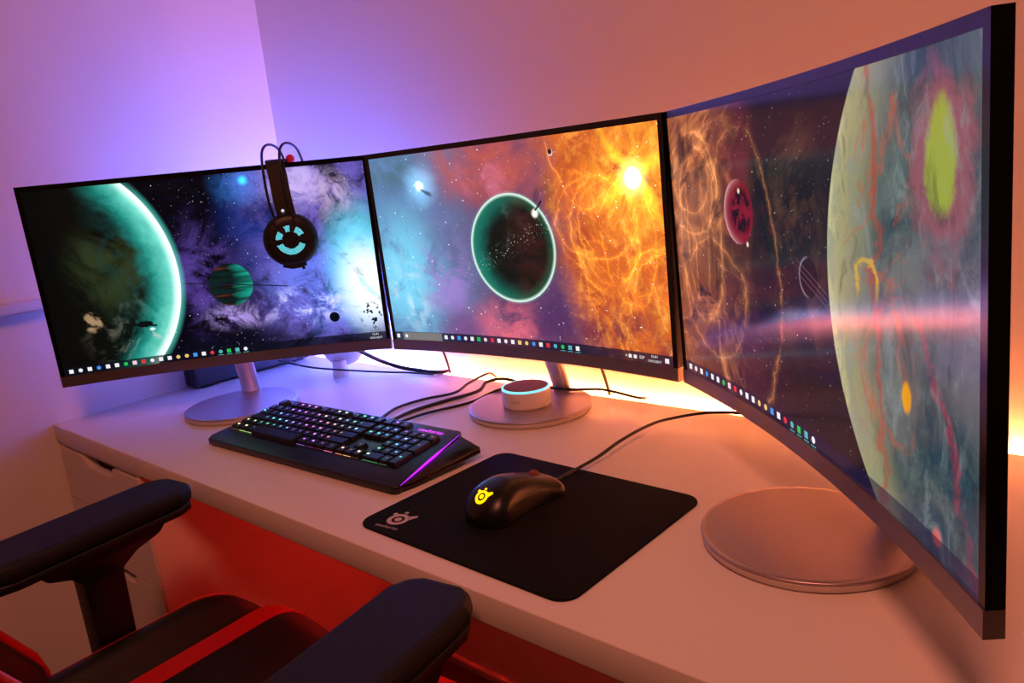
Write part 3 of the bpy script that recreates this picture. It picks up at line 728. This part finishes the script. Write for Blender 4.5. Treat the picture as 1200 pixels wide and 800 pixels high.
def key(u, row, wu=1.0, hu=1.0, legend=True, h=.0062, dy=0):
    x = KX0 + (u + wu / 2) * U; y = KY1 - .0235 - row * .0188 + dy - (hu - 1) * U / 2
    kk = (wu, hu, h)
    if kk not in kcache: kcache[kk] = keymesh(wu, hu, h)
    o = link('key', kcache[kk], None, kb, loc=(x, y, ktop(y) + .0004), rot=(tilt, 0, 0))
    if legend:
        l = link('legend', leg_me, None, o, loc=(-wu * U / 2 + .0066 if wu > 1.3 else 0, .0012, h + .0002)); l.color = (*kcol(x, y), 1)
    if row == 5 and wu < 4:
        g = link('underglow', line_me, None, o, loc=(0, -hu * U / 2 + .0006, .0006)); g.scale = (wu * U * .9, 1, 1); g.color = (*[v * .5 for v in kcol(x, y)], 1)
for u in [0, 2, 3, 4, 5, 6.5, 7.5, 8.5, 9.5, 11, 12, 13, 14]: key(u, 0, dy=.003)
for i in range(13): key(i, 1)
key(13, 1, 2)
key(0, 2, 1.5)
for i in range(12): key(1.5 + i, 2)
key(13.5, 2, 1.5)
key(0, 3, 1.75)
for i in range(11): key(1.75 + i, 3)
key(12.75, 3, 2.25)
key(0, 4, 1.25)
for i in range(11): key(1.25 + i, 4)
key(12.25, 4, 2.75)
for u, wu in ((0, 1.25), (1.25, 1.25), (2.5, 1.25)): key(u, 5, wu)
key(3.75, 5, 6.25, 1.35, False, .0085)
for u in (10, 11.25, 12.5, 13.75): key(u, 5, 1.25)
NX = 15.25
for r in (0, 1, 2):
    for i in range(3): key(NX + i, r, dy=.003 if r == 0 else 0)
key(NX + 1, 4)
for i in range(3): key(NX + i, 5)
PX = 18.5
for i in range(4): key(PX + i, 1)
for r in (2, 3, 4):
    for i in range(3): key(PX + i, r)
key(PX + 3, 2, 1, 2); key(PX + 3, 4, 1, 2)
key(PX, 5, 2); key(PX + 2, 5)
vs, fs = text_mesh('steelseries', .0125)
MB().add(vs, fs).build('brand_lettering', glow('lettering_purple', (235, 70, 255), 1.8), kb, loc=(KX0 + (PX + 2.05) * U, KY1 - .018, ktop(KY1 - .018) + .0007), rot=(tilt, 0, 0))
# cables leaving at the back
kinv = (Matrix.Translation((0.673, -0.421, T)) @ Matrix.Rotation(radians(2.2), 4, 'Z')).inverted()
def cab(parent, inv, pts, r, name='cable', n=8):
    return MB().tube(spline([inv @ Vector((a, b, T + c)) for a, b, c in pts], n), r, 8).build(name, M_cable, parent, smooth=True)
cab(kb, kinv, [(.645, -.335, .014), (.640, -.300, .006), (.612, -.235, .0035), (.620, -.175, .0035), (.648, -.120, .004), (.640, -.070, .009), (.648, -.022, .016), (.655, -.006, .004)], .0027)
cab(kb, kinv, [(.675, -.335, .014), (.668, -.300, .006), (.655, -.235, .0035), (.668, -.165, .0035), (.690, -.100, .006), (.678, -.060, .012), (.700, -.035, .014), (.735, -.020, .004)], .0034)
cab(kb, kinv, [(.690, -.335, .014), (.686, -.295, .006), (.690, -.230, .0035), (.720, -.150, .0035), (.745, -.095, .015), (.800, -.062, .0165), (.870, -.050, .0165), (.925, -.028, .0165), (.985, -.020, .008), (1.0, -.011, .0045), (.994, -.0055, .0035)], .0025)

# ------------------------------------------------------------------ mouse pad
pd = empty('mouse_pad', (1.096, -0.447, T), radians(-1.2)); tag(pd, 'black cloth mouse pad with a small round white emblem', 'mouse pad')
def rrect(hx, hy, r, n=8):
    out = []
    for cx_, cy_, a0 in ((hx - r, hy - r, 0), (-hx + r, hy - r, 90), (-hx + r, -hy + r, 180), (hx - r, -hy + r, 270)):
        for k in range(n + 1): a = radians(a0 + 90 * k / n); out.append((cx_ + r * cos(a), cy_ + r * sin(a)))
    return out
MB().prism(rrect(.163, .134, .022), 0.0003, .003).build('cloth', M_pad, pd, bevel=.0006, seg=1)
def emblem(f, sc):
    mb = MB()
    g = lambda x, y: f(x * sc, y * sc)
    ring2(mb, g, .60, 1.0); mb.add([g(*p) for p in disc2(0, 0, .34)], [tuple(range(28))])
    # small dark centre comes from a ring instead of a full disc
    mb.add([g(-1.18, .62), g(-.78, .48), g(-.62, .82), g(-1.08, .98)], [(0, 1, 2, 3)])
    mb.add([g(*p) for p in disc2(-.12, 1.30, .20, 14)], [tuple(range(14))])
    mb.add([g(.55, .78), g(.98, .20), g(1.42, .98), g(1.22, 1.22)], [(0, 1, 2, 3)])
    return mb
er = Matrix.Translation((-.122, -.100, .0032)) @ Matrix.Rotation(radians(8), 4, 'Z')
emblem(lambda x, y: er @ Vector((x, y, 0)), .0140).build('emblem', M_print, pd)
vs, fs = text_mesh('steelseries', .0084)
MB().add([er @ Vector((q.x, q.y - .0205, 0)) for q in vs], fs).build('brand_lettering', M_print, pd)

# ------------------------------------------------------------------ mouse
mo_loc, mo_rz = (1.074, -0.447, T + .003), radians(-3)
mo = empty('mouse', mo_loc, mo_rz); tag(mo, 'dark ergonomic mouse with a glowing yellow emblem on its back', 'mouse')
ML = .132
def mw(t):                                   # half width, t from 0 (palm end) to 1 (nose)
    base = .0335 + .0020 * cos(pi * (t - .1) * 2.2); e = sqrt(max(0, 1 - ((t - .22) / .22) ** 2)) if t < .22 else (sqrt(max(0, 1 - ((t - .90) / .10) ** 2)) * .35 + .65 if t > .90 else 1)
    return max(.0005, base * (e if t < .22 else e))
def mh(t):
    if t < .42: h = .0425 * max(0.0, 1 - ((.42 - t) / .435) ** 2.3) ** .62
    else: h = .0425 - .0265 * smst(t, .36, 1.12) * 1.0
    if t > .94: h *= sqrt(max(0.0, 1 - ((t - .94) / .065) ** 2)) * .55 + .45
    return max(.002, h)
def mpt(t, a):                               # a from 0 (right) to pi (left)
    w_, h_ = mw(t), mh(t); ca, sa = cos(a), sin(a)
    x = w_ * (abs(ca) ** .75) * (1 if ca > 0 else -1); z = h_ * (sa ** .72 if sa > 0 else 0)
    pinch = 1 - .12 * (1 - sa) * smst(t, .1, .4) * smst(t, .95, .6)
    return Vector((x * pinch, (t - .5) * ML, .0015 + z))
mb = MB(); nt_, na = 40, 28
mb.grid(lambda a, t: mpt(t, pi * a), na, nt_)
base_i = [j * (na + 1) for j in range(nt_ + 1)] + [j * (na + 1) + na for j in range(nt_, -1, -1)]
mb.f.append(tuple(base_i)); mb.m.append(0)
mb.build('shell', M_mouse, mo, smooth=True)
def on_mouse(t0, x, y, off=.0008):
    """maps a small flat drawing on to the shell along its spine, around t0"""
    e = 1e-3; sl = (mpt(t0 + e, pi / 2) - mpt(t0 - e, pi / 2)).length / (2 * e); t = t0 + y / sl
    w_ = mw(t); a = math.acos(max(-1, min(1, (1 if x > 0 else -1) * (abs(x) / w_) ** (4 / 3)))); q = mpt(t, a)
    d1 = mpt(t, a - e) - mpt(t, a + e); d2 = mpt(t + e, a) - mpt(t - e, a)
    return q + d1.cross(d2).normalized() * off
emblem(lambda x, y: on_mouse(.125, x, y), .0088).build('emblem', glow('emblem_yellow', (255, 190, 0), 2.2), mo)
# button split, wheel, side grip and buttons
mb = MB(); mb.tube([mpt(t, pi / 2) + Vector((0, 0, .0002)) for t in [.56 + .02 * q for q in range(18)]], .0007, 6); mb.build('button_seam', M_dark, mo)
for sx in (-1, 1):
    mb = MB(); mb.tube([mpt(.56 + .022 * q, pi / 2 - sx * 1.05) + Vector((sx * .0002, 0, .0002)) for q in range(18)], .0006, 6); mb.build('button_seam', M_dark, mo)
wh = MB().lathe([(.0075, -.0035), (.009, -.002), (.009, .002), (.0075, .0035)], 20)
wv = mpt(.80, pi / 2); wh.v = [(z + wv.x, y + wv.y, x + wv.z - .0035) for x, y, z in wh.v]; wh.build('scroll_wheel', mat('wheel_rubber', (120, 40, 30), .5, noise=(50, .1)), mo, smooth=True)
for sx in (-1, 1):
    mb = MB()
    def gp(u, v, sx=sx):
        t = .28 + .42 * u; a = (.05 + .30 * v) ; a = a if sx > 0 else pi - a
        p = mpt(t, a); return p + Vector((sx * .0007, 0, 0))
    mb.grid(gp, 14, 5, flip=sx < 0); mb.build('side_grip', M_rubber, mo, smooth=True)
minv = (Matrix.Translation(mo_loc) @ Matrix.Rotation(mo_rz, 4, 'Z')).inverted()
cab(mo, minv, [(1.0775, -.384, .010), (1.080, -.355, .008), (1.082, -.320, .008), (1.086, -.280, .010), (1.086, -.220, .014), (1.089, -.150, .014), (1.100, -.105, .012), (1.140, -.055, .012), (1.190, -.028, .008), (1.26, -.03, .004), (1.30, -.02, .003)], .0024)

# ------------------------------------------------------------------ smart speaker on the middle monitor's foot
es = empty('smart_speaker', (0.842, -0.136, T + .0121)); tag(es, 'small round white smart speaker with a glowing cyan ring', 'speaker')
MB().lathe([(.040, 0), (.0415, .0015), (.042, .004), (.042, .0275), (.0415, .0295)], 72).build('body', M_white, es, smooth=True)
MB().lathe([(.0418, .0295), (.0418, .0318), (.0405, .0326), (.0385, .0326), (.0385, .0295)], 72).build('light_ring', glow('ring_cyan', (130, 225, 255), 1.3), es, smooth=True)
MB().lathe([(.0384, .029), (.0384, .0322), (.037, .0328), (.034, .03281), (.001, .03282)], 72).build('top', M_cloth, es, smooth=True)
vs, fs = text_mesh('amazon', .0058)
def onbody(q):
    a = radians(-78) + q.x / .0422; return (.0422 * cos(a), .0422 * sin(a), .015 + q.y)
MB().add([onbody(q) for q in vs], fs).build('lettering', mat('faint_print', (168, 160, 160), .4, noise=(40, .05)), es)

# ------------------------------------------------------------------ small white mood lamp and black console behind the planet monitor
def mood_lamp(x, y, axis, label, lens, power, color):
    lp = empty('mood_lamp', (x, y, T)); tag(lp, label, 'lamp')
    MB().lathe([(.0165, 0), (.0175, .0015), (.0150, .030), (.0145, .036)], 32).build('pedestal', M_white, lp, smooth=True)
    mb = MB(); mb.lathe([(.008, 0), (.026, .005), (.041, .018), (.048, .036), (.050, .050), (.047, .050), (.040, .034), (.004, .026)], 40)
    tm = Matrix.Translation((-.004, .004, .030)) @ Matrix.Rotation(radians(42), 4, Vector(axis))
    mb.v = [tuple(tm @ Vector(p)) for p in mb.v]; mb.build('bowl', M_white, lp, smooth=True)
    mb = MB(); mb.lathe([(.0005, .0272), (.039, .0345), (.0392, .0350), (.0005, .0352)], 32); mb.v = [tuple(tm @ Vector(p)) for p in mb.v]
    mb.build('lens', glow('lamp_lens', lens, 3.0), lp)
    nrm = (tm.to_3x3() @ Vector((0, 0, 1))).normalized(); lpos = Vector((x, y, T)) + tm @ Vector((0, 0, .040))
    area('mood_lamp_light', lpos, lpos + nrm, .06, .06, power, color)
mood_lamp(0.290, -0.118, (-.87, -.5, 0), 'small white mood lamp with a bowl head behind the planet monitor', (110, 80, 255), 13.0, (.07, .15, 1.0))

bxo = empty('game_console', (0.030, -0.185, T)); tag(bxo, 'black slim console box standing on edge by the left wall', 'console')
MB().box(-.026, .026, -.150, .150, .004, .150).build('case', M_black, bxo, bevel=.006, seg=3, smooth=True)
box('seam', -.003, .003, -.1508, -.1495, .008, .146, M_dark, bxo)
for y in (-.12, .12): box('foot', -.018, .018, y - .012, y + .012, 0, .0045, M_rubber, bxo)

# loose cables behind the planet monitor
c1 = MB().tube(spline([(.385, -.150, T + .085), (.380, -.110, T + .055), (.385, -.070, T + .028), (.415, -.045, T + .012), (.455, -.034, T + .007), (.488, -.030, T + .0055), (.508, -.022, T + .005), (.518, -.012, T + .005), (.521, -.006, T + .005)], 8), .0045, 10).build('power_cable', M_cable, None, smooth=True)
tag(c1, 'thick dark cable dropping from the planet monitor to the desk', 'cable')
c2 = MB().tube(spline([(.24, -.235, T + .060), (.30, -.195, T + .040), (.355, -.125, T + .020), (.40, -.075, T + .008), (.44, -.045, T + .003), (.50, -.035, T + .003)], 8), .0022, 8).build('thin_cable', M_cable, None, smooth=True)
tag(c2, 'thin dark cable lying beside the thick one near the wall', 'cable')

# ------------------------------------------------------------------ gaming chair
CL, CR = (0.865, -0.825, 0), radians(3)
ch = empty('gaming_chair', CL, CR); tag(ch, 'black and red gaming chair drawn up to the desk', 'chair')
def seat_z(x, y):
    ax = abs(x) / .885
    z = T - .206 + .014 * smst(ax, .06, .17) * (1 - smst(ax, .20, .225)) + .040 * smst(ax, .215, .262) - .02 * smst(ax, .275, .30)
    front = seat_front(x)                      # front edge of the roll
    d = (y - (front - .075)) / .075
    if d > 0: z -= .075 * (1 - sqrt(max(0, 1 - min(1, d) ** 2)))
    z += .03 * smst(y, -.10, -.26)
    return z
def seat_front(x): return .310 - .065 * smst(abs(x) / .885, .19, .30)
def seat_part(name, x0, x1, matx, lift=0.0):
    mb = MB(); nu, nv = 10, 34
    def tp(u, v):
        x = x0 + (x1 - x0) * u; y = -.26 + v * (seat_front(x) + .26) ; return (x, y, seat_z(x, y) + lift)
    mb.grid(tp, nu, nv)
    n0 = nu + 1; bd = list(range(n0)) + [j * n0 + nu for j in range(1, nv + 1)] + [nv * n0 + i for i in range(nu - 1, -1, -1)] + [j * n0 for j in range(nv - 1, 0, -1)]
    b = len(mb.v)
    for i in bd: p = mb.v[i]; mb.v.append((p[0], p[1], T - .355))
    k = len(bd)
    for i in range(k): mb.f.append((bd[i], b + i, b + (i + 1) % k, bd[(i + 1) % k])); mb.m.append(0)
    mb.f.append(tuple(range(b, b + k))); mb.m.append(0)
    return mb.build(name, matx, ch, smooth=True)
seat_part('seat_cushion', -.140, .140, M_leather)
for s_ in (-1, 1):
    a, b = sorted((s_ * .140, s_ * .177)); seat_part('seat_stripe', a, b, M_red, .0015)
    a, b = sorted((s_ * .177, s_ * .262)); seat_part('seat_bolster', a, b, M_leather)
    pts = [(s_ * .257, -.25 + .025 * q, 0) for q in range(16)] + [(s_ * .256, .15, 0), (s_ * .254, .175, 0), (s_ * .249, .197, 0), (s_ * .239, .215, 0), (s_ * .226, .228, 0)]
    MB().tube([(x, y, seat_z(x, min(y, seat_front(x) - .004)) + .003) for x, y, _ in pts], [.0042] * (len(pts) - 3) + [.0036, .0024, .0010], 8).build('red_piping', M_red, ch, smooth=True)
box('seat_pan', -.235, .235, -.22, .20, T - .385, T - .352, M_black, ch, bevel=.01)
# backrest, leaning back
bm_ = Matrix.Translation((0, -.108, T - .195)) @ Matrix.Rotation(radians(31), 4, 'X')
def back_part(name, x0, x1, matx, fy, z0=-.06, z1=.72, th=.07, lift=0.0):
    mb = MB(); nu, nv = 10, 30
    def half(v): return .27 - .05 * smst(v, .0, .35) + .05 * smst(v, .35, .7) - .13 * smst(v, .75, 1.0)
    def P(u, v, back):
        z = z0 + (z1 - z0) * v; k = half(v) / .27; x = (x0 + (x1 - x0) * u) * k
        edge = min(v, 1 - v) * (z1 - z0); rnd = .03 * (1 - smst(edge, 0, .05))
        y = (fy(x / k) + lift - rnd) if not back else -th + rnd * .5
        return tuple(bm_ @ Vector((x, y, z)))
    mb.grid(lambda u, v: P(u, v, False), nu, nv, flip=False); mb.grid(lambda u, v: P(u, v, True), nu, nv, flip=True)
    n0 = nu + 1; N = n0 * (nv + 1)
    bd = list(range(n0)) + [j * n0 + nu for j in range(1, nv + 1)] + [nv * n0 + i for i in range(nu - 1, -1, -1)] + [j * n0 for j in range(nv - 1, 0, -1)]
    k = len(bd)
    for i in range(k): mb.f.append((bd[i], bd[(i + 1) % k], N + bd[(i + 1) % k], N + bd[i])); mb.m.append(0)
    return mb.build(name, matx, ch, smooth=True)
wing = lambda x: .100 * smst(abs(x), .16, .25)
back_part('backrest', -.15, .15, M_leather, lambda x: 0.0)
for s_ in (-1, 1):
    a, b = sorted((s_ * .15, s_ * .19)); back_part('backrest_stripe', a, b, M_red, wing, lift=.0015)
    a, b = sorted((s_ * .19, s_ * .27)); back_part('backrest_wing', a, b, M_leather, wing)
    mb = MB()
    mb.tube([bm_ @ Vector((s_ * .265 * ((.27 - .05 * smst(v, 0, .35) + .05 * smst(v, .35, .7) - .13 * smst(v, .75, 1)) / .27), .103 - .03 * (1 - smst(min(v, 1 - v) * .78, 0, .05)), -.06 + .78 * v)) for v in [q / 24 for q in range(25)]], .006, 8)
    mb.build('red_piping', M_red, ch, smooth=True)
# armrests
def armrest(s_, px, py, rz, ztop):
    a = empty('armrest', (px, py, 0), rz, ch)
    L0, L1, Wd = -.155, .125, .050
    poly = [(-Wd * .80, L0), (Wd * .80, L0), (Wd, L0 + .03), (Wd, L1 - .030), (Wd * .78, L1 - .008), (Wd * .45, L1), (-Wd * .45, L1 + .000), (-Wd * .78, L1 - .008), (-Wd, L1 - .030), (-Wd, L0 + .03)]
    MB().prism(poly, ztop - .024, ztop).build('pad', M_armtop, a, bevel=.010, seg=3)
    MB().prism([(x * .92, y * .97) for x, y in poly], ztop - .036, ztop - .0235).build('pad_base', M_black, a, bevel=.003, smooth=True)
    # flared bracket and post
    mb = MB(); secs = [(ztop - .036, .036, .085, -.01), (ztop - .052, .032, .075, -.008), (ztop - .070, .024, .045, -.004), (ztop - .095, .018, .027, .0), (ztop - .20, .018, .026, .0), (ztop - .30, .018, .026, .0), (ztop - .395, .018, .026, .0)]
    vs = []
    for z, hx, hy, oy in secs: ox = s_ * .030 * smst(ztop - z, .04, .10); vs += [(ox - hx, -hy + oy, z), (ox + hx, -hy + oy, z), (ox + hx, hy + oy, z), (ox - hx, hy + oy, z)]
    n = len(secs); fs = [(0, 1, 2, 3), tuple(4 * n - 4 + k for k in (3, 2, 1, 0))]
    for i in range(n - 1):
        for k in range(4): fs.append((4 * i + k, 4 * i + 4 + k, 4 * i + 4 + (k + 1) % 4, 4 * i + (k + 1) % 4))
    mb.add(vs, fs).build('post', M_black, a, bevel=.004, seg=2, smooth=True, angle=20)
    box('bracket', *sorted((-s_ * .20, s_ * .048)), -.03, .03, ztop - .405, ztop - .385, M_black, a, bevel=.003)
    return a
armrest(-1, -.262, .086, radians(4), T + .010)
armrest(1, .300, .056, radians(6), T + .018)
# column, star base, castors
MB().tube([(0, -.02, .12), (0, -.02, T - .385)], .028, 20).build('gas_lift', M_black, ch, smooth=True)
for k in range(5):
    a = radians(90 + 72 * k + 20); d = Vector((cos(a), sin(a), 0)); c0 = Vector((0, -.02, 0))
    MB().tube([c0 + d * .02 + Vector((0, 0, .12)), c0 + d * .16 + Vector((0, 0, .105)), c0 + d * .31 + Vector((0, 0, .075))], [.03, .026, .018], 10).build('base_leg', M_black, ch, smooth=True)
    wl = MB().lathe([(.020, -.022), (.027, -.018), (.027, .018), (.020, .022)], 24); q = c0 + d * .31
    n_ = Vector((-d.y, d.x, 0)); wl.v = [tuple(q + d * x + n_ * z + Vector((0, 0, y + .0275))) for x, y, z in wl.v]; wl.build('castor', M_rubber, ch, smooth=True)
    MB().tube([q + Vector((0, 0, .05)), q + Vector((0, 0, .085))], .009, 10).build('castor_stem', M_black, ch, smooth=True)
